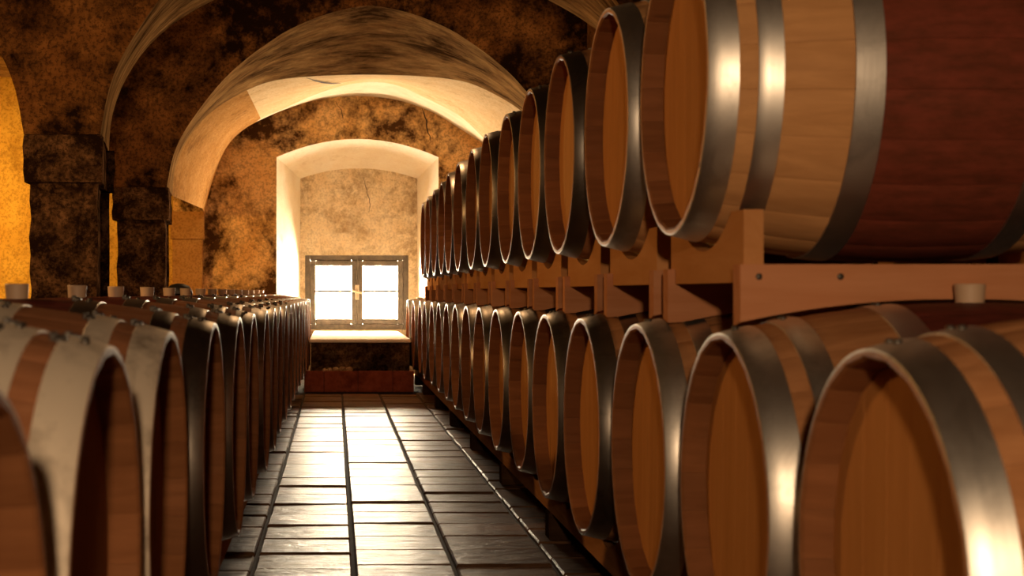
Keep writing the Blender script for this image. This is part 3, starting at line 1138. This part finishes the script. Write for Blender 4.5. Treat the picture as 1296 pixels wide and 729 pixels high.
def pendant(x, y, z, power, col, bulb, label, ztop):
    root = empty('unseen_pendant_lamp', (x, y, z)); tag(root, label, 'lamp')
    bm = bmesh.new(); lathe(bm, [(.13, .0), (.132, .002), (.07, .09), (.03, .12), (.02, .13), (.018, .13), (.028, .115), (.066, .086), (.128, .0)], 28)
    link(bpy.data.objects.new('shade', bm_mesh('shade', bm, M['enamel'], 40)), root)
    bm = bmesh.new(); tube(bm, [(0, 0, .13), (0, 0, ztop - z)], .005)
    link(bpy.data.objects.new('cord', bm_mesh('cord', bm, M['rubber'])), root)
    bm = bmesh.new(); lathe(bm, [(0, -.04), (.02, -.032), (.03, -.01), (.024, .02), (.014, .045), (.014, .075), (0, .075)], 18)
    link(bpy.data.objects.new('bulb', bm_mesh('bulb', bm, M[bulb], 40)), root)
    l = point('unseen_pendant_light', (0, 0, -.09), power, col, .05); l.parent = root


pendant(-3.75, 12.7, HC + .95, AMBER_POWER, (1, .56, .12), 'bulb_amber', 'assumed unseen dark enamel pendant lamp with amber bulb in the side aisle', CR - .02)  # unseen lamp assumed from the amber light in the side aisle
pendant(-2.3, 4.5, HC + 1.0, SIDE_POWER, (1, .57, .22), 'bulb', 'added unseen dark enamel pendant lamp in the side aisle behind the thicker pillar', CR - .02)  # unseen lamp added to light the barrel heads and spandrels

pendant(.25, 8.7, HC + 1.98, MID_FILL_POWER, (1, .60, .28), 'bulb', 'added unseen pendant lamp between the two arches to brighten the end wall', CR - .1)  # unseen lamp added to brighten the end wall

# unseen tripod work lamp, assumed behind the viewpoint from the hoop highlights
wl = empty('assumed_work_lamp', (ASSUMED_WORK_LAMP[0], ASSUMED_WORK_LAMP[1], -.002)); tag(wl, 'assumed unseen tripod work lamp standing at the open end of the aisle', 'lamp')
zl = ASSUMED_WORK_LAMP[2]
bm = bmesh.new(); tube(bm, [(0, -.12, .35), (0, -.12, zl)], .014)
link(bpy.data.objects.new('pole', bm_mesh('pole', bm, M['enamel'], 40)), wl)
for k in range(3):
    a = 2 * PI * k / 3 + .5
    bm = bmesh.new(); tube(bm, [(0, -.12, .5), (.32 * math.cos(a), -.12 + .32 * math.sin(a), .012)], .011)
    link(bpy.data.objects.new('leg', bm_mesh('leg', bm, M['enamel'], 40)), wl)
bm = bmesh.new(); lathe(bm, [(0, -.13), (.07, -.12), (.10, -.06), (.11, 0), (.105, 0), (.09, -.06), (.06, -.105), (0, -.11)], 24, 'Y', (0, .02, zl))
link(bpy.data.objects.new('reflector', bm_mesh('reflector', bm, M['enamel'], 40)), wl)
bm = bmesh.new(); lathe(bm, [(0, -.035), (.02, -.025), (.028, 0), (.02, .025), (0, .032)], 16, 'Y', (0, -.02, zl))
link(bpy.data.objects.new('bulb', bm_mesh('bulb', bm, M['bulb'], 40)), wl)
l = bpy.data.lights.new('assumed_work_light', 'SPOT')
l.energy = ASSUMED_WORK_POWER * 4; l.color = (1, .71, .45); l.spot_size = math.radians(150); l.spot_blend = .6; l.shadow_soft_size = .06
lo = link(bpy.data.objects.new('assumed_work_light', l), wl)
lo.location = (0, .06, zl); lo.rotation_euler = (PI / 2, 0, 0)
